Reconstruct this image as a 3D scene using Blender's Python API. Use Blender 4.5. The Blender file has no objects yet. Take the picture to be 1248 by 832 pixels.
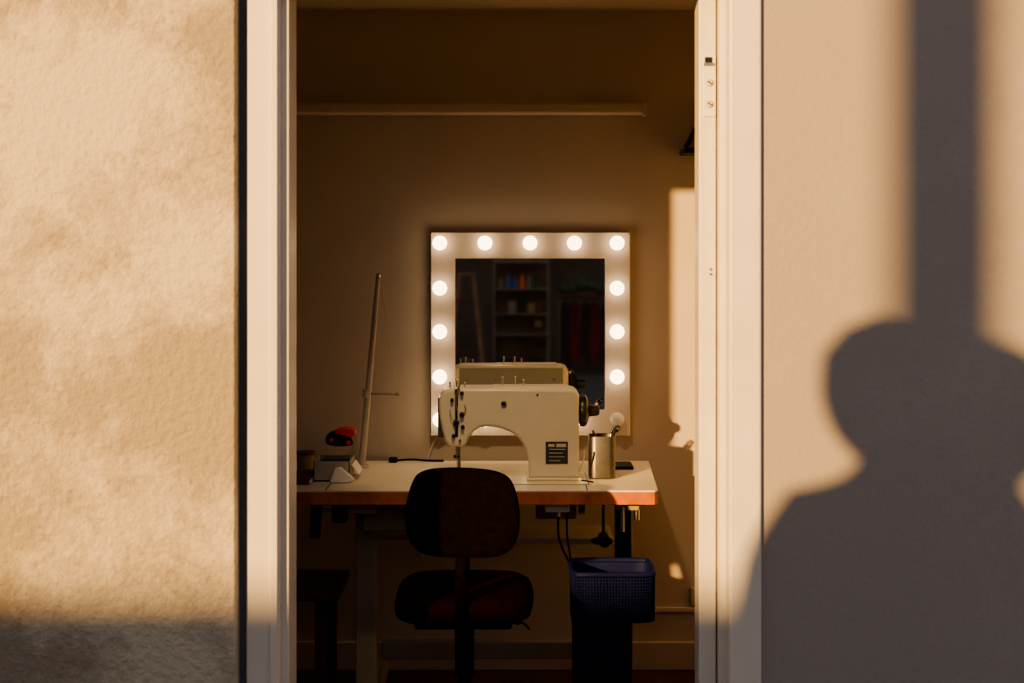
import bpy, bmesh, math, random
from mathutils import Vector, Matrix, Euler
random.seed(4)
S = bpy.context.scene
F = 1733.0; CH = 1.52
# convert image pixel coordinates (u,v) at an estimated depth d to metres
def W(u, v, d): return Vector(((u-624)*d/F, d, CH-(v-298)*d/F))
def X(u, d): return (u-624)*d/F
def Z(v, d): return CH-(v-298)*d/F

# ------------------------------------------------------------ materials
def mat(name, col, rough=0.6, metal=0.0, var=0.0, nscale=8.0, bump=0.0, bscale=60.0, emit=None, estr=0, spec=None, dark=None):
    m = bpy.data.materials.new(name); m.use_nodes = True
    nt = m.node_tree; b = nt.nodes['Principled BSDF']
    b.inputs['Base Color'].default_value = (*col, 1)
    b.inputs['Roughness'].default_value = rough
    b.inputs['Metallic'].default_value = metal
    if spec is not None: b.inputs['Specular IOR Level'].default_value = spec
    tc = nt.nodes.new('ShaderNodeTexCoord')
    if var > 0:
        n = nt.nodes.new('ShaderNodeTexNoise'); n.inputs['Scale'].default_value = nscale
        n.inputs['Detail'].default_value = 6; n.inputs['Roughness'].default_value = 0.62
        nt.links.new(tc.outputs['Object'], n.inputs['Vector'])
        r = nt.nodes.new('ShaderNodeValToRGB')
        lo = dark if dark else tuple(c*(1-var) for c in col)
        r.color_ramp.elements[0].position = 0.36; r.color_ramp.elements[0].color = (*lo, 1)
        r.color_ramp.elements[1].position = 0.64; r.color_ramp.elements[1].color = (*[min(1, c*(1+var*0.5)) for c in col], 1)
        nt.links.new(n.outputs['Fac'], r.inputs['Fac']); nt.links.new(r.outputs['Color'], b.inputs['Base Color'])
    if bump > 0:
        n2 = nt.nodes.new('ShaderNodeTexNoise'); n2.inputs['Scale'].default_value = bscale
        n2.inputs['Detail'].default_value = 4
        nt.links.new(tc.outputs['Object'], n2.inputs['Vector'])
        bp = nt.nodes.new('ShaderNodeBump'); bp.inputs['Strength'].default_value = bump; bp.inputs['Distance'].default_value = 0.01
        nt.links.new(n2.outputs['Fac'], bp.inputs['Height']); nt.links.new(bp.outputs['Normal'], b.inputs['Normal'])
    if emit:
        b.inputs['Emission Color'].default_value = (*emit, 1); b.inputs['Emission Strength'].default_value = estr
    return m

def plaster(name, col, lo, s1, bstr, bsc):
    m = mat(name, col, 0.75, bump=bstr, bscale=bsc)
    nt = m.node_tree; b = nt.nodes['Principled BSDF']
    tc = [n for n in nt.nodes if n.type == 'TEX_COORD'][0]
    a = nt.nodes.new('ShaderNodeTexNoise'); a.inputs['Scale'].default_value = s1; a.inputs['Detail'].default_value = 14; a.inputs['Roughness'].default_value = 0.84; a.inputs['Distortion'].default_value = 0.3
    c = nt.nodes.new('ShaderNodeTexNoise'); c.inputs['Scale'].default_value = s1*0.35; c.inputs['Detail'].default_value = 3
    nt.links.new(tc.outputs['Object'], a.inputs['Vector']); nt.links.new(tc.outputs['Object'], c.inputs['Vector'])
    mul = nt.nodes.new('ShaderNodeMath'); mul.operation = 'ADD'
    nt.links.new(a.outputs['Fac'], mul.inputs[0]); nt.links.new(c.outputs['Fac'], mul.inputs[1])
    r = nt.nodes.new('ShaderNodeValToRGB')
    mr = nt.nodes.new('ShaderNodeMath'); mr.operation = 'MULTIPLY'; mr.inputs[1].default_value = 0.5
    nt.links.new(mul.outputs[0], mr.inputs[0]); nt.links.new(mr.outputs[0], r.inputs['Fac'])
    r.color_ramp.elements[0].position = 0.47; r.color_ramp.elements[0].color = (*lo, 1)
    r.color_ramp.elements[1].position = 0.57; r.color_ramp.elements[1].color = (*col, 1)
    nt.links.new(r.outputs['Color'], b.inputs['Base Color'])
    return m

M = {}
M['plasterL'] = plaster('plaster_rough', (0.60, 0.52, 0.38), (0.34, 0.285, 0.205), 5.0, 0.6, 60)
M['plasterR'] = plaster('plaster_smooth', (0.42, 0.375, 0.33), (0.38, 0.335, 0.295), 2.0, 0.15, 90)
M['inner'] = mat('interior_paint', (0.56, 0.48, 0.40), 0.7, var=0.05, nscale=3, bump=0.08, bscale=120)
M['rail'] = mat('rail_paint', (0.64, 0.55, 0.46), 0.4, var=0.05, nscale=3)
M['ceil'] = mat('ceiling_paint', (0.56, 0.48, 0.38), 0.8, var=0.05)
M['trim'] = mat('trim_gloss_paint', (0.76, 0.70, 0.59), 0.35, var=0.04, nscale=6, bump=0.05, bscale=30)
M['floor'] = mat('floor_brown_vinyl', (0.09, 0.028, 0.018), 0.5, var=0.3, nscale=5)
M['ground'] = mat('paving_concrete', (0.12, 0.11, 0.10), 0.9, var=0.25, nscale=4, bump=0.3)
M['gap'] = mat('seam_painted_shade', (0.16, 0.16, 0.19), 0.8, var=.1)  # dark colour stands in for the shade in the recess beside the casing
M['frame'] = mat('mirror_frame_white', (0.72, 0.63, 0.56), 0.45, var=0.02)
M['glass'] = mat('mirror_silver', (0.70, 0.67, 0.62), 0.03, 1.0)
M['bulb'] = mat('bulb_lit', (1, 1, 1), 0.3, emit=(1.0, 0.72, 0.42), estr=6.0)
M['bulboff'] = mat('bulb_opal_off', (0.85, 0.82, 0.78), 0.25)
M['cream'] = mat('machine_enamel_cream', (0.84, 0.75, 0.56), 0.32, var=0.03, nscale=10)
M['rearcov'] = mat('machine_rear_dimmed', (0.30, 0.30, 0.24), 0.4, var=0.06, nscale=10)  # cream darkened to paint in the weaker light on the rear side
M['black'] = mat('black_metal', (0.012, 0.012, 0.013), 0.35, var=0.2, nscale=30)
M['blackpl'] = mat('black_plastic', (0.012, 0.010, 0.010), 0.7, var=0.2, nscale=30, spec=.15)
M['steel'] = mat('brushed_steel', (0.62, 0.60, 0.56), 0.28, 1.0, var=0.08, nscale=40)
M['dsteel'] = mat('dull_steel', (0.30, 0.28, 0.25), 0.45, 0.8, var=0.1, nscale=40)
M['potsteel'] = mat('pot_dark_steel', (0.17, 0.16, 0.15), 0.42, 0.9, var=0.1, nscale=40)
M['label'] = mat('label_dark', (0.05, 0.045, 0.04), 0.4)
M['labeltxt'] = mat('label_print', (0.6, 0.56, 0.48), 0.5)
M['lam'] = mat('table_laminate', (0.78, 0.70, 0.57), 0.42, var=0.05, nscale=6)
M['edge'] = mat('table_wood_edge', (0.50, 0.15, 0.04), 0.45, var=0.35, nscale=12)
M['leg'] = mat('leg_grey_enamel', (0.34, 0.29, 0.22), 0.5, var=0.08)
M['fabric'] = mat('chair_fabric', (0.007, 0.004, 0.0035), 1.0, var=0.3, nscale=60, bump=0.3, bscale=300, spec=0.0)
M['seatfab'] = mat('seat_fabric_rust', (0.032, 0.010, 0.007), 1.0, var=0.3, nscale=60, bump=0.3, bscale=300, spec=0.0)
M['blue'] = mat('blue_plastic', (0.006, 0.010, 0.075), 0.6, var=0.2, nscale=20, spec=.2)
M['white'] = mat('white_plastic', (0.70, 0.66, 0.60), 0.5, var=0.05)
M['shelfgrey'] = mat('shelf_grey_paint', (0.20, 0.185, 0.17), 0.6, var=0.1)
M['pole'] = mat('pole_grey_paint', (0.42, 0.37, 0.30), 0.4, var=0.1)
M['paper'] = mat('paper_white', (0.78, 0.74, 0.68), 0.8, var=0.04)
M['red'] = mat('red_plastic', (0.60, 0.03, 0.03), 0.35, var=0.1)
M['wood'] = mat('brown_wood', (0.10, 0.035, 0.018), 0.6, var=0.3, nscale=10)
M['pine'] = mat('pine_wood', (0.25, 0.17, 0.09), 0.6, var=0.25, nscale=10)
M['green'] = mat('green_leaves', (0.03, 0.09, 0.03), 0.7, var=0.4, nscale=30)
M['orange'] = mat('orange_plastic', (0.7, 0.20, 0.03), 0.5, var=0.1)
M['bluei'] = mat('blue_bottle', (0.03, 0.12, 0.45), 0.4, var=0.1)
M['darkbrick'] = mat('dark_render', (0.075, 0.065, 0.055), 0.9, var=0.3, nscale=1.5, bump=0.3)
M['backboard'] = mat('backboard_grey', (0.13, 0.115, 0.10), 0.8, var=0.3, nscale=6)
M['maroon'] = mat('maroon_cloth', (0.13, 0.014, 0.022), 0.9, var=0.2)
M['darkcloth'] = mat('dark_cloth', (0.025, 0.025, 0.028), 0.9, var=0.2)
M['string'] = mat('thread', (0.5, 0.45, 0.38), 0.8)

# ------------------------------------------------------------ builders
def grp(name, loc):
    e = bpy.data.objects.new(name, None); e.location = loc; e.empty_display_size = 0.05
    S.collection.objects.link(e); return e

def finish(name, me, m, parent=None, bevel=0, seg=3, smooth=True, center=True):
    if center and len(me.vertices):
        xs = [v.co for v in me.vertices]
        c = Vector([(min(v[i] for v in xs)+max(v[i] for v in xs))/2 for i in range(3)])
        me.transform(Matrix.Translation(-c))
    else: c = Vector((0, 0, 0))
    o = bpy.data.objects.new(name, me); o.location = c
    if isinstance(m, (list, tuple)):
        for k in m: me.materials.append(M[k] if isinstance(k, str) else k)
    else: me.materials.append(M[m] if isinstance(m, str) else m)
    S.collection.objects.link(o)
    if smooth:
        for p in me.polygons: p.use_smooth = True
    if bevel:
        b = o.modifiers.new('bevel', 'BEVEL'); b.width = bevel; b.segments = seg; b.limit_method = 'ANGLE'; b.angle_limit = math.radians(35)
        b.harden_normals = True
    elif smooth:
        try: me.set_sharp_from_angle(angle=math.radians(38))
        except Exception: pass
    if parent:
        o.parent = parent; o.matrix_parent_inverse = Matrix.Translation(-Vector(parent.location))
    return o

def bm2me(bm, name):
    bmesh.ops.recalc_face_normals(bm, faces=bm.faces)
    me = bpy.data.meshes.new(name); bm.to_mesh(me); bm.free(); return me

def box(name, x0, x1, y0, y1, z0, z1, m, parent=None, bevel=0.0, rot=None, taper=None):
    bm = bmesh.new()
    bmesh.ops.create_cube(bm, size=1)
    for v in bm.verts:
        sx = sy = 1
        if taper and v.co.z < 0: sx, sy = taper
        v.co = Vector((v.co.x*(x1-x0)*sx, v.co.y*(y1-y0)*sy, v.co.z*(z1-z0)))
    me = bm2me(bm, name)
    if rot: me.transform(Euler(rot).to_matrix().to_4x4())
    me.transform(Matrix.Translation(((x0+x1)/2, (y0+y1)/2, (z0+z1)/2)))
    return finish(name, me, m, parent, bevel, smooth=bevel > 0)

def cyl(name, a, b, r, m, parent=None, r2=None, n=24, bevel=0):
    a = Vector(a); b = Vector(b); d = b-a
    bm = bmesh.new()
    bmesh.ops.create_cone(bm, cap_ends=True, segments=n, radius1=r, radius2=r if r2 is None else r2, depth=d.length)
    me = bm2me(bm, name)
    q = d.to_track_quat('Z', 'Y')
    me.transform(Matrix.Translation((a+b)/2) @ q.to_matrix().to_4x4())
    return finish(name, me, m, parent, bevel)

def ball(name, c, r, m, parent=None, sc=(1, 1, 1), n=24, rot=None):
    bm = bmesh.new(); bmesh.ops.create_uvsphere(bm, u_segments=n, v_segments=n//2+2, radius=r)
    me = bm2me(bm, name); me.transform(Matrix.Diagonal((*sc, 1)))
    if rot: me.transform(Euler(rot).to_matrix().to_4x4())
    me.transform(Matrix.Translation(c))
    return finish(name, me, m, parent)

def prism(name, pts, y0, y1, m, parent=None, bevel=0.0, seg=4):
    """pts: list of (x,z) outline extruded along y"""
    bm = bmesh.new()
    a = [bm.verts.new((p[0], y0, p[1])) for p in pts]
    f = bm.faces.new(a)
    r = bmesh.ops.extrude_face_region(bm, geom=[f])
    for v in [g for g in r['geom'] if isinstance(g, bmesh.types.BMVert)]: v.co.y = y1
    me = bm2me(bm, name)
    return finish(name, me, m, parent, bevel, seg)

def tube(name, pts, r, m, parent=None, cyclic=False):
    cu = bpy.data.curves.new(name, 'CURVE'); cu.dimensions = '3D'; cu.bevel_depth = r; cu.bevel_resolution = 3
    sp = cu.splines.new('NURBS'); sp.points.add(len(pts)-1)
    for i, p in enumerate(pts): sp.points[i].co = (*p, 1)
    sp.use_endpoint_u = True; sp.order_u = 3; sp.use_cyclic_u = cyclic; sp.resolution_u = 8
    o = bpy.data.objects.new(name, cu); S.collection.objects.link(o); cu.materials.append(M[m])
    if parent:
        o.parent = parent; o.matrix_parent_inverse = Matrix.Translation(-Vector(parent.location))
    return o

def smoothpoly(pts, it=2):
    for _ in range(it):
        q = []
        for i in range(len(pts)):
            a = pts[i]; b = pts[(i+1) % len(pts)]
            q.append((a[0]*.75+b[0]*.25, a[1]*.75+b[1]*.25)); q.append((a[0]*.25+b[0]*.75, a[1]*.25+b[1]*.75))
        pts = q
    return pts

# ------------------------------------------------------------ room shell
BW = 5.10; RL = -1.9; RR = 1.05; CZ = 2.36
box('wall_back', RL-.1, RR+.1, BW, BW+.12, 0, CZ, 'inner')
box('wall_left', RL-.1, RL, 3.52, BW, 0, CZ, 'inner')
box('wall_right', RR, RR+.1, 3.52, BW, 0, CZ, 'inner')
box('ceiling', RL-.1, RR+.1, 3.5, BW+.12, CZ, CZ+.15, 'ceil')
box('floor', RL-.1, RR+.1, 3.36, BW+.12, -.1, 0, 'floor')
box('wall_front_left', -5, -.650, 3.340, 3.52, 0, 3.1, 'plasterL', bevel=0.006)
box('wall_front_right', .585, 5.5, 3.375, 3.52, 0, 3.1, 'plasterR')
box('wall_front_header', -.650, .585, 3.38, 3.52, 2.19, 3.1, 'plasterR')
t = grp('trim_1', (-.6, 3.4, 0))
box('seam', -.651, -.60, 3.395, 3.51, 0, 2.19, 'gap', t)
box('casing', -.632, -.552, 3.378, 3.45, 0, 2.135, 'trim', t, .005)
box('casing_lip', -.574, -.556, 3.370, 3.39, 0, 2.13, 'trim', t, .003)
box('jamb', -.553, -.533, 3.40, 3.52, 0, 2.135, 'trim', t, .003)
t = grp('trim_2', (.52, 3.4, 0))
box('casing', .512, .590, 3.357, 3.45, 0, 2.135, 'trim', t, .008)
box('casing_back', .497, .59, 3.41, 3.52, 0, 2.135, 'trim', t, .004)
box('jamb', .452, .494, 3.44, 3.52, 0, 2.135, 'trim', t, .004)
box('jamb_groove', .490, .50, 3.47, 3.52, 0, 2.135, 'dsteel', t)
t = grp('trim_3', (0, 3.4, 2.15))
box('head_casing', -.640, .590, 3.36, 3.45, 2.135, 2.20, 'trim', t, .006)
box('head_jamb', -.552, .50, 3.42, 3.52, 2.136, 2.19, 'trim', t)
t = grp('door_strike_plate', (.478, 3.438, 1.9))
z1, z0 = Z(68, 3.44), Z(142, 3.44)
box('plate', X(857, 3.44), X(872, 3.44), 3.436, 3.441, z0, z1, 'cream', t, .001)
box('slot', X(859, 3.436), X(868, 3.436), 3.434, 3.437, Z(79, 3.44), Z(70, 3.44), 'black', t)
box('slot_lip', X(857, 3.436), X(870, 3.436), 3.430, 3.436, Z(80, 3.44), Z(77, 3.44), 'steel', t, .0005)
for v in (101, 127):
    cyl('screw', (X(865, 3.436), 3.436, Z(v, 3.436)), (X(865, 3.43), 3.432, Z(v, 3.436)), .009, 'dsteel', t, .007)
    box('screw_slot', X(862, 3.436), X(868, 3.436), 3.430, 3.433, Z(v, 3.436)-.0015, Z(v, 3.436)+.0015, 'black', t, rot=(0, .6, 0))
t = grp('jamb_screw', (X(866, 3.44), 3.44, Z(330, 3.44)))
for v in (328, 334): cyl('screw', (X(866, 3.44), 3.441, Z(v, 3.44)), (X(866, 3.44), 3.436, Z(v, 3.44)), .003, 'dsteel', t)

box('baseboard_back', RL, RR, BW-.02, BW, 0, .10, 'inner', bevel=.004)
box('trim_4', .30, RR, BW-.015, BW, .205, .222, 'rail', bevel=.003)
box('ground_paving', -22, 16, -13, 3.335, -.1, .17, 'ground')

# ------------------------------------------------------------ curtain rail + bracket
t = grp('curtain_rail', (-.3, 5.07, 2.0))
r = box('rail', -1.75, X(786, 5.06), 5.035, 5.085, Z(140, 5.06), Z(125, 5.06), 'rail', t, .012)
box('rail_cap', X(783, 5.05), X(788, 5.05), 5.03, 5.09, Z(141, 5.05), Z(124, 5.05), 'rail', t, .003)
for x in (-1.5, -.6, .3): box('rail_clip', x-.02, x+.02, 5.08, 5.1, Z(138, 5.06), Z(128, 5.06), 'rail', t)
t = grp('speaker_bracket', (.66, 5.0, 1.9))
box('wall_plate', .66, .76, 5.085, 5.10, 1.83, 2.05, 'black', t, .004)
box('arm', .60, .70, 4.94, 5.09, Z(188, 5.0), Z(181, 5.0), 'black', t, .003)
cyl('brace', (.605, 4.97, Z(182, 5.0)), (.69, 5.09, 2.0), .008, 'black', t)
cyl('brace_2', (.625, 5.0, Z(175, 5.0)), (.66, 5.09, 1.94), .005, 'dsteel', t)

# ------------------------------------------------------------ vanity mirror
mf = 5.055
t = grp('vanity_mirror', (.065, 5.07, 1.2))
fx0, fx1, fz1, fz0 = X(525, mf), X(768, mf), Z(283, mf), Z(531, mf)
gx0, gx1, gz1, gz0 = X(555, mf), X(737, mf), Z(315, mf), Z(499, mf)
bm = bmesh.new()
def ring(y): return [bm.verts.new((x, y, z)) for x, z in ((fx0, fz0), (fx1, fz0), (fx1, fz1), (fx0, fz1))], [bm.verts.new((x, y, z)) for x, z in ((gx0, gz0), (gx1, gz0), (gx1, gz1), (gx0, gz1))]
o1, i1 = ring(mf); o2, i2 = ring(BW-.001)
for k in range(4):
    j = (k+1) % 4
    bm.faces.new((o1[k], o1[j], i1[j], i1[k])); bm.faces.new((o2[k], o2[j], i2[j], i2[k]))
    bm.faces.new((o1[k], o1[j], o2[j], o2[k])); bm.faces.new((i1[k], i1[j], i2[j], i2[k]))
finish('frame', bm2me(bm, 'frame'), 'frame', t, .003)
box('glass', gx0, gx1, mf+.004, mf+.01, gz0, gz1, 'glass', t)
bl = [(u, 296) for u in (536, 591, 646, 700, 752)] + [(u, v) for u in (536, 752) for v in (351, 404, 459)] + [(536, 511), (591, 511), (646, 511), (700, 511), (752, 511)]
for i, (u, v) in enumerate(bl):
    off = (u, v) == (752, 511)
    c = W(u, v, mf); c.x = X(u, mf-.03); c.z = Z(v, mf-.03); c.y = mf-.034
    cyl('socket', (c.x, mf, c.z), (c.x, mf-.014, c.z), .019, 'white', t, .016)
    ball('bulb', c, .026, 'bulboff' if off else 'bulb', t, n=28)
tube('power_cord', [(fx0+.02, 5.08, fz0), (fx0+.0, 5.085, .80), (-.31, 5.07, .72), (-.32, 5.07, .4)], .003, 'rail', t)

# ------------------------------------------------------------ sewing table
TX0, TX1, TY0, TY1, TZ = -.78, .452, 4.40, 5.0, .76
t = grp('sewing_table', (0, 4.7, 0))
prism_pts = [(TX0, TY0), (TX1-.01, TY0), (TX1, TY0+.012), (TX1+.028, TY1), (TX0, TY1)]
def slab(name, z0, z1, grow, m):
    bm = bmesh.new()
    vs = [bm.verts.new((x+(grow if x > 0 else -grow), y+(-grow if y < 4.6 else grow), z0)) for x, y in prism_pts]
    f = bm.faces.new(vs); r = bmesh.ops.extrude_face_region(bm, geom=[f])
    for v in [g for g in r['geom'] if isinstance(g, bmesh.types.BMVert)]: v.co.z = z1
    return finish(name, bm2me(bm, name), m, t, .0015)
slab('top_core', TZ-.045, TZ-.006, 0, 'edge')
slab('top_laminate', TZ-.006, TZ, 0.0005, 'lam')
box('seam_1', .232, .235, 4.401, 4.60, TZ, TZ+.0006, 'blackpl', t)
box('seam_2', X(397, 4.42), X(397, 4.42)+.003, 4.401, 4.99, TZ, TZ+.0006, 'blackpl', t)
box('bed_cutout', -.262, .245, 4.50, 4.74, TZ, TZ+.001, 'dsteel', t)
box('bed_plate', -.258, .241, 4.504, 4.736, TZ, TZ+.003, 'cream', t, .001)
box('slide_plate', -.24, -.12, 4.53, 4.70, TZ+.003, TZ+.0045, 'steel', t, .0005)
lx0, lx1 = X(432, 4.6), X(458, 4.6)
box('leg_1', lx0, lx1, 4.62, 4.70, .05, TZ-.045, 'leg', t, .008)
box('foot_1', lx0-.005, lx1+.005, 4.47, 5.02, .0, .055, 'leg', t, .012)
box('bracket_1', lx0-.02, lx1+.02, 4.46, 4.92, TZ-.085, TZ-.045, 'leg', t, .006)
box('leg_2', X(751, 4.6), X(771, 4.6), 4.62, 4.69, .05, TZ-.045, 'black', t, .008)
box('foot_2', X(749, 4.6), X(773, 4.6), 4.47, 5.02, .0, .055, 'black', t, .012)
box('bracket_2', X(747, 4.6), X(775, 4.6), 4.46, 4.92, TZ-.075, TZ-.045, 'leg', t, .006)
cyl('bracket_bolt_1', (X(776, 4.5), 4.50, .705), (X(776, 4.5), 4.50, .65), .009, 'steel', t)
cyl('bracket_bolt_2', (X(757, 4.5), 4.46, .70), (X(757, 4.5), 4.46, .62), .007, 'steel', t)
box('crossbar_low', lx1, X(751, 4.6), 4.80, 4.84, .12, .18, 'leg', t, .006)
box('crossbar_shelf', lx0, X(746, 4.8), 4.72, 4.95, Z(661, 4.75), Z(654, 4.75), 'rail', t, .004)
box('drawer', X(447, 4.7), X(628, 4.7), 4.55, 4.9, .60, .70, 'leg', t, .01)
box('drawer_lip', X(444, 4.7), X(632, 4.7), 4.54, 4.56, .69, .712, 'rail', t, .003)
box('mount_block', X(664, 4.45), X(694, 4.45), 4.43, 4.50, .685, .715, 'white', t, .004)
cyl('mount_rod', (X(680, 4.5), 4.47, .69), (X(680, 4.5), 4.47, .665), .006, 'steel', t)
cyl('motor_body', (.08, 4.80, .65), (.22, 4.80, .65), .055, 'leg', t, bevel=.008)
cyl('motor_pulley', (.225, 4.80, .65), (.245, 4.80, .65), .04, 'dsteel', t)
cyl('bobbin_reel', (X(735, 4.6), 4.52, Z(658, 4.55)), (X(735, 4.6), 4.60, Z(658, 4.55)), .018, 'black', t)
cyl('reel_rod', (X(735, 4.6), 4.58, Z(658, 4.55)), (X(735, 4.6), 4.58, .715), .005, 'black', t)
o = ball('knee_pad', (X(734, 4.55), 4.54, Z(658, 4.55)), .038, 'black', t, (1, .5, .35))
tube('cable_1', [(X(682, 4.5), 4.52, .70), (X(679, 4.5), 4.52, .62), (X(684, 4.5), 4.52, .56), (X(697, 4.5), 4.52, .50), (X(703, 4.5), 4.53, .40)], .0035, 'blackpl', t)
tube('cable_2', [(X(692, 4.5), 4.54, .70), (X(690, 4.5), 4.54, .60), (X(697, 4.5), 4.54, .52), (X(700, 4.5), 4.53, .30)], .003, 'blackpl', t)
box('clamp_bar', X(379, 4.45), X(391, 4.45), 4.43, 4.47, Z(655, 4.45), .713, 'black', t, .004, rot=(0, .06, 0))
box('clamp_jaw', X(405, 4.45), X(424, 4.45), 4.43, 4.48, Z(636, 4.45), .715, 'black', t, .006)
cyl('clamp_screw', (X(391, 4.45), 4.45, .69), (X(406, 4.45), 4.45, .69), .006, 'dsteel', t)

# ------------------------------------------------------------ sewing machine
D = 4.56
t = grp('sewing_machine', (0, 4.62, TZ+.003))
out = [(541, 476), (550, 473), (620, 473), (696, 474), (703, 476), (706, 482), (706, 540), (706.5, 576), (708, 583),
       (644, 583), (645, 575), (644, 560), (640, 546), (633, 535), (623, 527), (610, 522), (596, 520), (585, 521),
       (577, 526), (571, 534), (567, 543), (563, 545), (547, 545), (542, 538), (538, 522), (535, 505), (534.5, 488), (537, 480)]
pts = [(X(u, D), Z(v, D)) for u, v in out]
zb = TZ+.003
pts = [(x, max(z, zb) if z > .77 else zb) for x, z in pts]
prism('arm_body', pts, D, D+.13, 'cream', t, .014, 5)
box('pillar_foot', X(642, D), X(709, D), D-.006, D+.14, zb, zb+.010, 'cream', t, .004)
box('top_cover', X(600, D), X(690, D), D+.02, D+.11, Z(473.5, D)-.002, Z(473.5, D)+.004, 'cream', t, .002)
box('rear_cover', X(548, D), X(698, D), D+.127, D+.133, Z(512, D), Z(477, D), 'rearcov', t, .003)
for u in (560, 600, 640, 685): cyl('rear_screw', (X(u, D), D+.130, Z(494, D)), (X(u, D), D+.137, Z(494, D)), .005, 'dsteel', t)
box('face_plate', X(531, D)+.006, X(536, D)+.012, D+.02, D+.11, Z(535, D), Z(485, D), 'steel', t, .003)
nx = X(556.5, D)
cyl('needle_bar', (nx, D+.05, Z(544, D)), (nx, D+.05, Z(562, D)), .0045, 'dsteel', t)
cyl('needle', (nx, D+.05, Z(562, D)), (nx, D+.05, zb+.004), .0016, 'steel', t)
cyl('presser_bar', (nx+.006, D+.07, Z(544, D)), (nx+.006, D+.07, zb+.02), .0045, 'dsteel', t)
box('presser_foot', nx-.012, nx+.014, D+.03, D+.075, zb+.002, zb+.008, 'black', t, .001)
box('presser_ankle', nx-.004, nx+.010, D+.055, D+.075, zb+.006, zb+.028, 'black', t, .001)
cyl('needle_clamp', (nx-.012, D+.05, Z(559, D)), (nx+.008, D+.05, Z(559, D)), .005, 'black', t)
box('slot_guide', nx-.0045, nx+.0045, D-.003, D+.003, Z(532, D), Z(474, D), 'black', t, .001)
tube('take_up_lever', [(nx+.002, D-.002, Z(500, D)), (nx-.004, D-.014, Z(488, D)), (nx+.004, D-.016, Z(474, D)), (nx+.012, D-.008, Z(467, D))], .0032, 'dsteel', t)
for u, v, rr in ((563, 479, .007), (551, 487, .006), (563, 505, .009), (556, 515, .011), (564, 520, .007), (553, 531, .007), (561, 536, .005)):
    cyl('tension_disc', (X(u, D), D+.002, Z(v, D)), (X(u, D), D-.014, Z(v, D)), rr, 'black' if rr > .0055 else 'steel', t, rr*.7)
tube('check_spring', [(X(556, D), D-.012, Z(515, D)), (X(548, D), D-.014, Z(508, D)), (X(549, D), D-.010, Z(498, D))], .0012, 'steel', t)
tube('thread_guide', [(X(566, D), D-.004, Z(492, D)), (X(570, D), D-.016, Z(497, D)), (X(566, D), D-.004, Z(503, D))], .0014, 'steel', t)
tube('thread', [(X(552, D), D, Z(465, D)), (X(560, D), D-.013, Z(505, D)), (X(554, D), D-.013, Z(520, D)), (nx, D+.03, Z(545, D)), (nx, D+.048, zb+.02)], .0007, 'string', t)
for u, h, yy in ((548, .018, .03), (556, .024, .05), (566, .016, .04), (612, .030, .09), (628, .030, .09), (638, .022, .07)):
    cyl('thread_pin', (X(u, D), D+yy, Z(474, D)), (X(u, D), D+yy, Z(474, D)+h), .0026, 'steel', t)
    ball('pin_tip', (X(u, D), D+yy, Z(474, D)+h), .0042, 'steel', t, n=10)
cyl('oil_cap', (X(614, D), D+.001, Z(492, D)), (X(614, D), D-.005, Z(492, D)), .0095, 'dsteel', t)
cyl('oil_cap_hole', (X(614, D), D-.004, Z(492, D)), (X(614, D), D-.0065, Z(492, D)), .005, 'black', t)
cyl('small_screw', (X(655, D), D+.001, Z(481, D)), (X(655, D), D-.002, Z(481, D)), .004, 'dsteel', t)
box('rating_plate', X(665, D), X(692, D), D-.002, D+.001, Z(565, D), Z(538, D), 'label', t, .001)
for k, (a, b) in enumerate(((668, 676), (669, 689), (669, 686), (669, 688), (669, 683))):
    v = 542.5+k*4.6
    box('plate_print', X(a, D), X(b, D), D-.003, D-.0018, Z(v+(1.6 if k == 0 else .5), D), Z(v-(1.6 if k == 0 else .3), D), 'labeltxt', t)
box('plate_print_big', X(678, D), X(690, D), D-.003, D-.0018, Z(544.5, D), Z(540.5, D), 'labeltxt', t)
hz = Z(500, D+.06)
bm = bmesh.new()
prof = [(0, .010), (0, .040), (.004, .050), (.013, .053), (.022, .050), (.026, .043), (.030, .034), (.034, .020), (.060, .017), (.066, .012), (.068, 0.0)]
N = 40
rings = []
hx = X(705, D)
for px, pr in prof:
    rings.append([bm.verts.new((hx+.004+px, D+.06+pr*math.cos(2*math.pi*k/N), hz+pr*math.sin(2*math.pi*k/N))) for k in range(N)])
for a, b in zip(rings, rings[1:]):
    for k in range(N): bm.faces.new((a[k], a[(k+1) % N], b[(k+1) % N], b[k]))
bmesh.ops.remove_doubles(bm, verts=bm.verts, dist=1e-5)
finish('hand_wheel', bm2me(bm, 'hand_wheel'), 'black', t)
cyl('wheel_collar', (hx-.003, D+.06, hz), (hx+.006, D+.06, hz), .036, 'dsteel', t)
tube('stitch_lever', [(X(706, D), D+.01, Z(575, D)), (X(712, D), D-.01, Z(560, D)), (X(712, D), D-.01, Z(548, D))], .003, 'steel', t)
tube('bed_wire', [(X(708, D), D+.0, TZ+.004), (X(716, D), D-.02, TZ+.006), (X(722, D), D-.03, TZ+.004)], .0025, 'blackpl', t)

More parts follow.
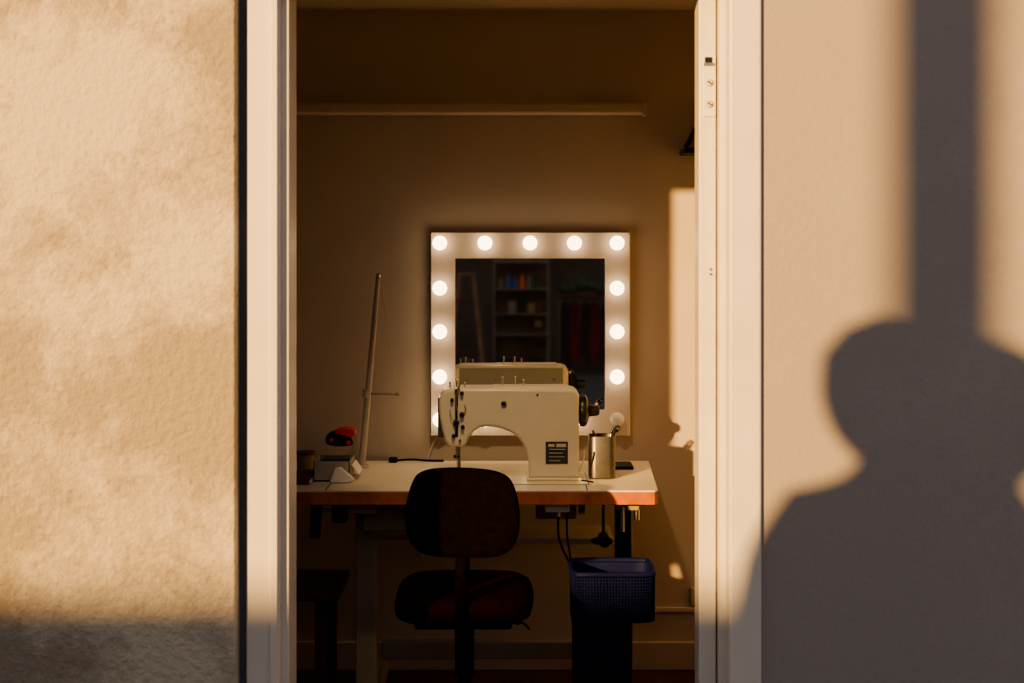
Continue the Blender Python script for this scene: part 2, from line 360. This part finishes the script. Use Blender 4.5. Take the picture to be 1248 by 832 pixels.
# ------------------------------------------------------------ steel pot with tools
t = grp('pen_pot', (X(734, 4.62), 4.62, TZ))
cx, cy, hw = X(734.5, 4.60), 4.645, .043
def rrect(h, r, n=6):
    p = []
    for sx, sy, a0 in ((1, 1, 0), (-1, 1, 90), (-1, -1, 180), (1, -1, 270)):
        for k in range(n+1):
            a = math.radians(a0+90*k/n); p.append((cx+sx*(h-r)+r*math.cos(a), cy+sy*(h-r)+r*math.sin(a)))
    return p
bm = bmesh.new(); zt = Z(531, 4.62)
levels = [(hw-.004, TZ+.001), (hw, TZ+.006), (hw, zt-.002), (hw-.001, zt), (hw-.003, zt-.002), (hw-.003, TZ+.01)]
R = [[bm.verts.new((x, y, z)) for x, y in rrect(h, .022)] for h, z in levels]
for a, b in zip(R, R[1:]):
    for k in range(len(a)): bm.faces.new((a[k], a[(k+1) % len(a)], b[(k+1) % len(a)], b[k]))
bm.faces.new(R[0]); bm.faces.new(R[-1])
finish('pot_body', bm2me(bm, 'pot'), 'potsteel', t)
cyl('scissor_blade', (cx-.01, cy, TZ+.03), (cx+.036, cy+.01, zt+.012), .004, 'steel', t)
tube('scissor_handle', [(cx+.028, cy, zt+.005), (cx+.04, cy, zt+.026), (cx+.058, cy, zt+.03), (cx+.054, cy, zt+.012), (cx+.034, cy, zt+.006)], .004, 'black', t)
cyl('pencil_1', (cx+.0, cy-.01, TZ+.03), (cx+.045, cy-.01, zt+.02), .0035, 'blackpl', t)
cyl('pencil_2', (cx+.02, cy+.02, TZ+.03), (cx-.028, cy+.02, zt+.012), .0035, 'dsteel', t)
t = grp('mobile_phone', (X(760, 4.85), 4.86, TZ))
box('case', X(748, 4.85), X(771, 4.85), 4.80, 4.92, TZ, TZ+.010, 'blackpl', t, .003)
box('screen', X(749, 4.85), X(770, 4.85), 4.805, 4.915, TZ+.010, TZ+.0108, 'black', t)

# ------------------------------------------------------------ thread stand
t = grp('thread_stand', (X(440, 4.85), 4.85, TZ))
bx = X(441, 4.85)
cyl('base', (bx, 4.85, TZ), (bx, 4.85, TZ+.010), .025, 'pole', t, bevel=.003)
cyl('pole', (bx, 4.85, TZ+.01), W(461, 336, 4.85), .0125, 'pole', t, .008)
ball('pole_cap', W(461, 336, 4.85), .009, 'steel', t, n=12)
cyl('cross_arm', W(447, 479, 4.85), W(485, 480, 4.85), .004, 'dsteel', t)
ball('arm_knob', W(485, 480, 4.85), .007, 'dsteel', t, n=12)
cyl('arm_collar', W(446, 484, 4.85), W(448, 475, 4.85), .014, 'pole', t)
cyl('stay_wire', W(464, 338, 4.85), W(483, 480, 4.85), .0012, 'string', t)

# ------------------------------------------------------------ things on the left of the table
t = grp('fabric_scrap_box', (X(405, 4.6), 4.62, TZ))
x0, x1 = X(384, 4.6), X(428, 4.6)
for nm, a in (('side_front', (x0, x1, 4.56, 4.563)), ('side_back', (x0, x1, 4.70, 4.703)), ('side_left', (x0, x0+.003, 4.56, 4.703)), ('side_right', (x1-.003, x1, 4.56, 4.703))):
    box(nm, a[0], a[1], a[2], a[3], TZ+.001, TZ+.065, 'pole', t)
box('box_bottom', x0, x1, 4.56, 4.703, TZ+.001, TZ+.005, 'pole', t)
box('box_flap', x1-.004, x1+.035, 4.58, 4.69, TZ+.034, TZ+.037, 'paper', t, rot=(0, .95, 0))
prism('draped_paper', [(X(400, 4.5), TZ+.002), (X(424, 4.5), TZ+.002), (X(430, 4.5), TZ+.012), (X(413, 4.5), TZ+.05), (X(406, 4.5), TZ+.046)], 4.53, 4.555, 'paper', t, .003)
box('folded_cloth', x0+.006, x1-.006, 4.57, 4.695, TZ+.006, TZ+.055, 'darkcloth', t, .012)
t = grp('tape_dispenser', (X(413, 4.62), 4.63, TZ+.07))
o = prism('body', smoothpoly([(X(u, 4.6), Z(v, 4.6)) for u, v in ((397, 544), (396, 532), (404, 525), (420, 527), (430, 535), (431, 544))], 2), 4.60, 4.65, 'black', t, .004)
cyl('roll', (X(404, 4.6), 4.595, Z(536, 4.6)), (X(404, 4.6), 4.655, Z(536, 4.6)), .007, 'red', t)
prism('handle', smoothpoly([(X(u, 4.6), Z(v, 4.6)) for u, v in ((406, 528), (412, 521), (430, 522), (434, 528), (428, 534), (420, 530))], 2), 4.595, 4.645, 'red', t, .003)
cyl('wheel', (X(425, 4.6), 4.595, Z(539, 4.6)), (X(425, 4.6), 4.655, Z(539, 4.6)), .007, 'red', t)
t = grp('notebook', (X(370, 4.6), 4.6, TZ))
box('cover', X(340, 4.55), X(380, 4.55), 4.50, 4.70, TZ, TZ+.018, 'wood', t, .003)
box('pages', X(340, 4.55)+.003, X(380, 4.55)+.002, 4.502, 4.698, TZ+.004, TZ+.014, 'paper', t)
t = grp('small_tin', (X(372, 4.7), 4.80, TZ))
cyl('tin', (X(372, 4.8), 4.82, TZ), (X(372, 4.8), 4.82, TZ+.05), .03, 'pine', t, bevel=.003)
cyl('lid', (X(372, 4.8), 4.82, TZ+.05), (X(372, 4.8), 4.82, TZ+.06), .031, 'wood', t, bevel=.002)
t = grp('table_cable', (-.3, 4.95, TZ))
tube('cord', [(-.42, 4.965, TZ+.004), (-.36, 4.97, TZ+.012), (-.30, 4.96, TZ+.006), (-.24, 4.98, TZ+.004)], .004, 'blackpl', t)
box('plug', -.43, -.40, 4.95, 4.98, TZ, TZ+.018, 'blackpl', t, .005)

# ------------------------------------------------------------ office chair
t = grp('office_chair', (-.135, 4.1, 0))
def cushion(name, outline, y0, y1, m, bend=0, flat=False):
    """padded slab made of stacked, shrinking rings"""
    pts = smoothpoly(outline, 3); n = len(pts)
    cxx = sum(p[0] for p in pts)/n; czz = sum(p[1] for p in pts)/n
    bm = bmesh.new(); prof = [(0, .80), (.06, .90), (.2, .975), (.5, 1.0), (.8, .975), (.94, .90), (1, .80)]
    rs = []
    for f, s in prof:
        rs.append([bm.verts.new((cxx+(p[0]-cxx)*s, y0+(y1-y0)*f, czz+(p[1]-czz)*s)) for p in pts])
    for a, b in zip(rs, rs[1:]):
        for k in range(n): bm.faces.new((a[k], a[(k+1) % n], b[(k+1) % n], b[k]))
    for rg, yy in ((rs[0], y0-.006), (rs[-1], y1+.006)):
        c = bm.verts.new((cxx, yy, czz))
        mid = [bm.verts.new(((v.co.x+cxx)/2, (v.co.y+yy)/2 + (yy-v.co.y)*.3, (v.co.z+czz)/2)) for v in rg]
        for k in range(n):
            bm.faces.new((rg[k], rg[(k+1) % n], mid[(k+1) % n], mid[k])); bm.faces.new((mid[k], mid[(k+1) % n], c))
    if bend:
        for v in bm.verts: v.co.y -= bend*(v.co.x-cxx)**2
    if flat:
        for v in bm.verts: v.co = Vector((v.co.x, v.co.z, v.co.y))
    return finish(name, bm2me(bm, name), m, t)
d = 3.93
bo = [(X(u, d), Z(v, d)) for u, v in ((512, 572), (560, 570), (612, 574), (628, 590), (635, 630), (630, 662), (612, 680), (565, 682), (515, 678), (497, 660), (492, 628), (500, 590))]
cushion('backrest', bo, d-.01, d+.05, 'fabric', bend=.9)
so = [(-.33, 3.98), (-.32, 3.90), (-.25, 3.86), (-.02, 3.86), (.045, 3.90), (.06, 3.98), (.065, 4.15), (.045, 4.27), (-.02, 4.31), (-.25, 4.31), (-.315, 4.27), (-.335, 4.15)]
cushion('seat', so, .475, .545, 'seatfab', flat=True)
box('seat_pan', -.27, 0, 3.93, 4.25, .455, .48, 'blackpl', t, .008)
tube('back_bar', [(-.137, d+.03, .68), (-.137, d+.01, .62), (-.137, d-.04, .56), (-.137, d-.07, .50), (-.137, d-.03, .455), (-.137, 4.1, .455)], .020, 'fabric', t)
cyl('gas_cover', (-.137, 4.1, .455), (-.137, 4.1, .28), .028, 'blackpl', t)
cyl('gas_lift', (-.137, 4.1, .30), (-.137, 4.1, .12), .018, 'blackpl', t)
cyl('hub', (-.137, 4.1, .07), (-.137, 4.1, .14), .036, 'blackpl', t)
cyl('lever', (-.11, 4.08, .45), (X(618, 4.05), 4.05, Z(745, 4.05)), .005, 'blackpl', t)
ball('lever_knob', (X(617, 4.05), 4.05, Z(748, 4.05)), .014, 'blackpl', t, (.8, .8, 1.4))
tube('tilt_lever', [(-.02, 4.05, .47), (.01, 4.03, .44), (.03, 4.03, .455), (.05, 4.03, .43)], .0035, 'blackpl', t)
for k in range(5):
    a = math.radians(90+72*k); dx, dy = math.cos(a), math.sin(a)
    c0 = Vector((-.137, 4.1, .095)); c1 = c0+Vector((dx*.27, dy*.27, -.03))
    cyl(f'spoke_{k+1}', c0+Vector((dx*.02, dy*.02, 0)), c1, .019, 'blackpl', t, .012)
    cyl(f'caster_stem_{k+1}', c1, (c1.x, c1.y, .045), .007, 'steel', t)
    for s in (-1, 1):
        q = Vector((-dy, dx, 0))*.013*s
        cyl(f'caster_{k+1}', Vector((c1.x, c1.y, .026))+q*.4, Vector((c1.x, c1.y, .026))+q*1.4, .026, 'black', t)

# ------------------------------------------------------------ blue mesh bin
t = grp('laundry_basket', (.28, 4.28, 0))
def lattice(name, x0, x1, y0, y1, z0, z1, tp):
    for solid in (True, False):
        bm = bmesh.new()
        nx_, nz_, ny_ = max(3, int((x1-x0)/.009)), max(3, int((z1-z0)/.009)), max(3, int((y1-y0)/.009))
        per = [(x0+(x1-x0)*i/nx_, y0) for i in range(nx_)] + [(x1, y0+(y1-y0)*i/ny_) for i in range(ny_)] + [(x1-(x1-x0)*i/nx_, y1) for i in range(nx_)] + [(x0, y1-(y1-y0)*i/ny_) for i in range(ny_)]
        mx, my = (x0+x1)/2, (y0+y1)/2
        rows = []
        for j in range(nz_+1):
            f = j/nz_; s = tp+(1-tp)*f
            off = .002 if not solid else -.002
            row = []
            for (px, py) in per:
                ax, ay = (px-mx)/((x1-x0)/2), (py-my)/((y1-y0)/2)
                l = (abs(ax)**6+abs(ay)**6)**(1/6)
                row.append(bm.verts.new((mx+ax/l*((x1-x0)/2*s+off), my+ay/l*((y1-y0)/2*s+off), z0+(z1-z0)*f)))
            rows.append(row)
        n = len(per)
        for a, b in zip(rows, rows[1:]):
            for q in range(n): bm.faces.new((a[q], a[(q+1) % n], b[(q+1) % n], b[q]))
        if solid: bm.faces.new(rows[0])
        o = finish(name+('_liner' if solid else '_mesh'), bm2me(bm, name), 'blue', t)
        if not solid:
            w = o.modifiers.new('w', 'WIREFRAME'); w.thickness = .0035
lattice('bin', X(700, 4.20), X(771, 4.20), 4.20, 4.36, .002, .50, .95)
lattice('rim', X(698, 4.18), X(798, 4.20), 4.18, 4.37, Z(759, 4.18), Z(702, 4.18), .99)
def rimring(x0, x1, y0, y1, z, r):
    c = .02
    p = [(x0+c, y0, z), (x1-c, y0, z), (x1, y0+c, z), (x1, y1-c, z), (x1-c, y1, z), (x0+c, y1, z), (x0, y1-c, z), (x0, y0+c, z)]
    tube('rim_ring', p, r, 'blue', t, True)
rimring(X(697, 4.18), X(799, 4.19), 4.177, 4.373, Z(700, 4.18), .008)

t = grp('wooden_stool', (-.85, 4.7, 0))
box('seat', -1.02, X(420, 4.75), 4.58, 4.92, Z(727, 4.65), Z(716, 4.65), 'wood', t, .008)
for x in (-.98, -.62):
    for y in (4.62, 4.88): box('leg', x-.018, x+.018, y-.018, y+.018, 0, Z(727, 4.65), 'wood', t, .003)
t = grp('wall_outlet', (X(846, 5.1), 5.09, Z(725, 5.1)))
box('plate', X(842, 5.09), X(864, 5.09), 5.088, 5.10, Z(738, 5.09), Z(716, 5.09), 'rail', t, .003)
for u in (849, 856): cyl('hole', (X(u, 5.09), 5.089, Z(727, 5.09)), (X(u, 5.09), 5.0865, Z(727, 5.09)), .004, 'black', t)

# ------------------------------------------------------------ fill lamp added out of view above the door to brighten the machine
t = grp('added_fill_lamp', (-.15, 3.6, 2.25))
LP = Vector((-.10, 3.66, 2.25)); TG = Vector((-.04, 4.62, .90)); dr = (TG-LP).normalized()
box('wall_mount', -.13, -.07, 3.52, 3.54, 2.22, 2.30, 'black', t, .004)
cyl('arm', (-.10, 3.54, 2.26), LP-dr*.03, .008, 'black', t)
cyl('shade', LP-dr*.05, LP+dr*.02, .025, 'black', t, .05)
ball('fill_bulb', LP+dr*.012, .018, mat('fill_glow', (1, 1, 1), .4, emit=(1, .75, .45), estr=5), t, n=14)
ld = bpy.data.lights.new('fill_light', 'SPOT'); ld.energy = 36; ld.color = (1, .71, .37); ld.spot_size = math.radians(42); ld.spot_blend = .7; ld.shadow_soft_size = .04
lo = bpy.data.objects.new('fill_light', ld); lo.location = LP+dr*.05; lo.rotation_euler = dr.to_track_quat('-Z', 'Y').to_euler()
S.collection.objects.link(lo); lo.parent = t; lo.matrix_parent_inverse = Matrix.Translation(-Vector(t.location))

# ------------------------------------------------------------ outside world behind the viewer
TA, KZ = .655, .245
WY = 3.36
box('shade_wall', -20, 12, WY-8.3, WY-8, .0, .70+KZ*8, 'darkbrick')  # unseen wall, placed and sized to shade the foot of the house front
t = grp('porch_post', (1.018-TA*6, WY-6, .17))
px_, py_ = 1.018-TA*6, WY-6
cyl('post', (px_, py_, .17), (px_, py_, 4.4), .114, 'darkbrick', t, n=32)
cyl('post_base', (px_, py_, .17), (px_, py_, .30), .145, 'darkbrick', t, bevel=.01)
cyl('post_cap', (px_, py_, 4.35), (px_, py_, 4.45), .145, 'darkbrick', t, bevel=.01)
G = .17
t = grp('storage_shelf', (.08, -2.6, G))
for x in (-.16, .32):
    for y in (-2.75, -2.45): box('upright', x-.008, x+.008, y-.012, y+.012, G, 1.55, 'shelfgrey', t)
for z in (.3, .72, .90, 1.12, 1.36): box('shelf_board', -.17, .33, -2.77, -2.43, z, z+.012, 'shelfgrey', t)
box('shelf_back', -.17, .33, -2.775, -2.765, G, 1.5, 'backboard', t)
for i, (x, m_, h) in enumerate(((-.1, 'shelfgrey', .08), (-.03, 'bluei', .10), (.03, 'bluei', .07), (.09, 'orange', .10), (.15, 'shelfgrey', .1), (.22, 'green', .1))):
    cyl(f'bottle_{i}', (x, -2.5, 1.132), (x, -2.5, 1.132+h), .02, m_, t); cyl(f'neck_{i}', (x, -2.5, 1.132+h), (x, -2.5, 1.152+h), .009, m_, t)
for i in range(5): box(f'box_{i}', -.12+i*.085, -.05+i*.085, -2.6, -2.46, .912, 1.0+.02*(i % 3), ('wood', 'shelfgrey', 'darkcloth', 'pine', 'wood')[i], t, .003)
for i in range(3): box(f'crate_{i}', -.14+i*.15, -.01+i*.15, -2.62, -2.46, .312, .5, ('darkcloth', 'wood', 'darkcloth')[i], t, .004)
box('price_tag', .20, .26, -2.432, -2.428, .80, .85, 'pine', t)
t = grp('garment_rack', (.65, -2.6, G))
for x in (.42, .98): cyl('rack_post', (x, -2.6, G), (x, -2.6, 1.07), .012, 'dsteel', t); box('rack_foot', x-.015, x+.015, -2.8, -2.4, G, G+.03, 'dsteel', t)
cyl('rack_rail', (.42, -2.6, 1.04), (.98, -2.6, 1.04), .012, 'dsteel', t)
box('rack_shelf', .40, 1.0, -2.75, -2.45, 1.06, 1.08, 'wood', t)
for i in range(7): ball(f'foliage_{i}', (.46+i*.08, -2.58+random.uniform(-.03, .03), 1.13+random.uniform(-.02, .04)), .05, 'green', t, (1, .8, random.uniform(.7, 1.2)), n=12)
for i, (x, m_) in enumerate(((.48, 'darkcloth'), (.56, 'maroon'), (.66, 'darkcloth'), (.74, 'maroon'), (.84, 'darkcloth'))):
    prism(f'garment_{i}', [(x, 1.02), (x-.04, .96), (x-.05, .45+.05*(i % 3)), (x+.05, .43+.05*(i % 2)), (x+.04, .96)], -2.63, -2.57, m_, t, .01)
t = grp('step_ladder', (-.40, -2.3, G))
for x0_, x1_ in ((-.58, -.46), (-.22, -.34)):
    for y0_, y1_ in ((-2.05, -2.3), (-2.6, -2.32)):
        cyl('rail', (x0_, y0_, G), (x1_, y1_, 1.25), .016, 'pine', t)
for k in range(4):
    f = (k+1)/5; z = G+(1.25-G)*f; y = -2.05-.25*f
    box('tread', -.58+.12*f, -.22-.12*f, y-.04, y+.03, z-.01, z+.01, 'wood', t)
box('cap', -.48, -.32, -2.36, -2.26, 1.25, 1.27, 'pine', t, .004)

# ------------------------------------------------------------ people (their shadows fall on the right wall)
def person(name, loc, rotz, sc, shirt, trousers, skin, hair, hr):
    root = grp(name, (0, 0, 0))
    sk = mat(name+'_skin', skin, .55, var=.06, nscale=20)
    hm = mat(name+'_hair', hair, .8, var=.4, nscale=50, bump=.8, bscale=90)
    bmtl = mat(name+'_clothes', shirt, .9, bump=.2, bscale=200)
    nt = bmtl.node_tree; b = nt.nodes['Principled BSDF']; tc = [n for n in nt.nodes if n.type == 'TEX_COORD'][0]
    sp = nt.nodes.new('ShaderNodeSeparateXYZ'); nt.links.new(tc.outputs['Object'], sp.inputs[0])
    def mth(op, a, bb):
        n = nt.nodes.new('ShaderNodeMath'); n.operation = op
        for i, q in enumerate((a, bb)):
            if q is None: continue
            if isinstance(q, (int, float)): n.inputs[i].default_value = q
            else: nt.links.new(q, n.inputs[i])
        return n.outputs[0]
    def mix(f, a, c):
        n = nt.nodes.new('ShaderNodeMix'); n.data_type = 'RGBA'; nt.links.new(f, n.inputs[0])
        for i, q in ((6, a), (7, c)):
            if isinstance(q, tuple): n.inputs[i].default_value = (*q, 1)
            else: nt.links.new(q, n.inputs[i])
        return n.outputs[2]
    ax = mth('ABSOLUTE', sp.outputs[0], None)
    trz = mth('MULTIPLY', mth('LESS_THAN', sp.outputs[2], .82), mth('LESS_THAN', ax, .225))
    c = mix(trz, shirt, trousers)
    c = mix(mth('LESS_THAN', sp.outputs[2], .075), c, (.02, .018, .016))
    c = mix(mth('GREATER_THAN', sp.outputs[2], 1.45), c, skin)
    nt.links.new(c, b.inputs['Base Color'])
    V = []; E = []; Rr = []
    def v(p, r, par=None):
        V.append(p); Rr.append(r)
        if par is not None: E.append((par, len(V)-1))
        return len(V)-1
    pel = v((0, 0, .90), (.215, .135)); wa = v((0, 0, 1.06), (.225, .13), pel); ch = v((0, -.01, 1.21), (.21, .13), wa)
    uc = v((0, -.005, 1.345), (.13, .09), ch); nk = v((0, .0, 1.42), (.078, .078), uc); nk2 = v((0, .015, 1.53), (.066, .066), nk)
    for s in (-1, 1):
        sh = v((s*.175, 0, 1.320), (.068, .068), uc); ua = v((s*.235, -.005, 1.20), (.062, .062), sh); el = v((s*.258, -.01, 1.06), (.058, .058), ua)
        fa = v((s*.266, .03, .95), (.050, .048), el); wr = v((s*.268, .06, .83), (.032, .034), fa)
        hp = v((s*.095, 0, .84), (.105, .11), pel); th = v((s*.105, .005, .68), (.084, .09), hp); kn = v((s*.108, .012, .48), (.060, .064), th)
        cf = v((s*.11, -.012, .34), (.056, .06), kn); an = v((s*.112, 0, .09), (.042, .045), cf); he = v((s*.113, .03, .045), (.042, .04), an); to = v((s*.12, .17, .035), (.042, .03), he)
    me = bpy.data.meshes.new('body'); me.from_pydata([Vector(p) for p in V], E, []); me.update()
    o = bpy.data.objects.new('body', me); S.collection.objects.link(o); me.materials.append(bmtl); o.parent = root
    sm = o.modifiers.new('skin', 'SKIN')
    lay = me.skin_vertices[0].data
    for i, r in enumerate(Rr): lay[i].radius = r
    lay[0].use_root = True
    sm.use_smooth_shade = True
    ss = o.modifiers.new('sub', 'SUBSURF'); ss.levels = 2; ss.render_levels = 2
    for s in (-1, 1):
        V = []; E = []; Rr = []
        w0 = v((s*.268, .06, .835), (.024, .028)); pm = v((s*.268, .075, .785), (.020, .036), w0); kn_ = v((s*.267, .085, .745), (.016, .036), pm)
        me = bpy.data.meshes.new('hand'); me.from_pydata([Vector(p) for p in V], E, []); me.update()
        h = bpy.data.objects.new('hand', me); S.collection.objects.link(h); me.materials.append(sk); h.parent = root
        m1 = h.modifiers.new('skin', 'SKIN'); m1.use_smooth_shade = True
        for i, r in enumerate(Rr): me.skin_vertices[0].data[i].radius = r
        me.skin_vertices[0].data[0].use_root = True
        h.modifiers.new('sub', 'SUBSURF').render_levels = 2
        for fi, (oy, L) in enumerate(((-.026, .062), (-.009, .078), (.009, .084), (.027, .074), (None, .05))):
            V = []; E = []; Rr = []
            if oy is None:
                a = v((s*.262, .100, .80), (.011, .011)); b1 = v((s*.250, .128, .775), (.010, .010), a); b2 = v((s*.246, .138, .745), (.008, .008), b1)
            else:
                a = v((s*.266, .085+oy, .755), (.009, .009)); b1 = v((s*.264, .088+oy*1.1, .755-L*.45), (.0088, .0088), a)
                b2 = v((s*.252, .092+oy*1.1, .755-L*.8), (.008, .008), b1); v((s*.240, .090+oy*1.1, .755-L), (.0068, .0068), b2)
            me = bpy.data.meshes.new('finger'); me.from_pydata([Vector(p) for p in V], E, []); me.update()
            h = bpy.data.objects.new('thumb' if oy is None else f'finger_{fi+1}', me); S.collection.objects.link(h); me.materials.append(sk); h.parent = root
            m1 = h.modifiers.new('skin', 'SKIN'); m1.use_smooth_shade = True
            for i, r in enumerate(Rr): me.skin_vertices[0].data[i].radius = r
            me.skin_vertices[0].data[0].use_root = True
            h.modifiers.new('sub', 'SUBSURF').render_levels = 1
    HZ = .03
    bm = bmesh.new(); bmesh.ops.create_icosphere(bm, subdivisions=4, radius=1)
    for q in bm.verts:
        x, y, z = q.co
        w = .080*(1-.22*max(0, -z)**1.5); dpt = .100*(1-.12*max(0, -z))
        yy = y*dpt
        if y > 0:
            yy -= .010*math.exp(-((z-.0)**2)/.01)*math.exp(-((abs(x)-.42)**2)/.03)
            yy += .022*math.exp(-(x**2)/.012)*math.exp(-((z+.18)**2)/.025)
            yy += .008*math.exp(-(x**2)/.06)*math.exp(-((z+.52)**2)/.006)
            yy += .012*math.exp(-(x**2)/.08)*math.exp(-((z+.88)**2)/.02)
        q.co = Vector((x*w, yy, z*.122))
    me = bm2me(bm, 'head'); me.transform(Matrix.Translation((0, .025, 1.585+HZ))); h = finish('head', me, sk, None, center=False); h.parent = root
    for s in (-1, 1):
        e = ball('eye', (s*.031, .107, 1.588+HZ), .012, 'white', n=12); e.parent = root
        e = ball('iris', (s*.031, .1165, 1.588+HZ), .005, 'black', n=10); e.parent = root
        e = ball('ear', (s*.080, .02, 1.575+HZ), .03, sk, sc=(.3, .6, 1), n=12); e.parent = root
        e = ball('brow', (s*.031, .115, 1.612+HZ), .016, hm, sc=(1, .3, .2), n=10); e.parent = root
    e = ball('mouth', (0, .118, 1.523+HZ), .02, mat(name+'_lips', (.4, .12, .1), .5), sc=(1, .3, .25), n=12); e.parent = root
    bm = bmesh.new(); bmesh.ops.create_icosphere(bm, subdivisions=5, radius=1)
    for q in bm.verts:
        x, y, z = q.co
        n = 1+.03*math.sin(9*x+3*z)*math.sin(8*y+1.3)*math.cos(7*z)
        zz = z*1.14 if z > 0 else z*1.36
        q.co = Vector((x*hr*n, (y*hr if y < 0 else y*hr*.62)*n, zz*hr*n))
        if y > .15 and z < .28: q.co.y *= .25; q.co.x *= .86
    me = bm2me(bm, 'hair'); me.transform(Matrix.Translation((0, .01, 1.64))); h = finish('hair', me, hm, None, center=False); h.parent = root
    root.location = loc; root.rotation_euler = (0, 0, rotz); root.scale = (sc, sc, sc)
    return root
person('person', (.895-TA*2.50, WY-2.50, G), -math.atan(TA), .99, (.10, .10, .13), (.03, .035, .06), (.55, .36, .27), (.05, .03, .02), .150)
person('person.001', (1.12-TA*3.05, WY-3.05, G), -math.atan(TA), 1.045, (.16, .13, .10), (.05, .045, .04), (.50, .33, .25), (.03, .02, .015), .140)

# ------------------------------------------------------------ lights, world, camera
sd = bpy.data.lights.new('sun', 'SUN'); sd.energy = 9.0; sd.color = (1, .58, .20); sd.angle = math.radians(1.0)
so_ = bpy.data.objects.new('sun', sd); so_.rotation_euler = Vector((TA, 1, -KZ)).to_track_quat('-Z', 'Y').to_euler(); so_.location = (-8, -8, 6)
S.collection.objects.link(so_)
w = bpy.data.worlds.new('world'); S.world = w; w.use_nodes = True; nt = w.node_tree
bg = nt.nodes['Background']; tc = nt.nodes.new('ShaderNodeTexCoord'); sp = nt.nodes.new('ShaderNodeSeparateXYZ'); rp = nt.nodes.new('ShaderNodeValToRGB')
nt.links.new(tc.outputs['Generated'], sp.inputs[0]); nt.links.new(sp.outputs[2], rp.inputs['Fac']); nt.links.new(rp.outputs['Color'], bg.inputs['Color'])
rp.color_ramp.elements[0].position = 0.0; rp.color_ramp.elements[0].color = (.56, .42, .32, 1)
rp.color_ramp.elements[1].position = .6; rp.color_ramp.elements[1].color = (.37, .38, .45, 1)
bg.inputs['Strength'].default_value = 1.1
try: S.view_settings.look = 'AgX - Medium High Contrast'
except Exception: pass

cd = bpy.data.cameras.new('camera'); cd.sensor_width = 36; cd.lens = F*36/1248; cd.shift_y = -(416-298)/1248; cd.clip_start = .05
cd.dof.use_dof = True; cd.dof.focus_distance = 4.62; cd.dof.aperture_fstop = 4.0
co = bpy.data.objects.new('camera', cd); co.location = (0, 0, CH); co.rotation_euler = (math.pi/2, 0, 0)
S.collection.objects.link(co); S.camera = co
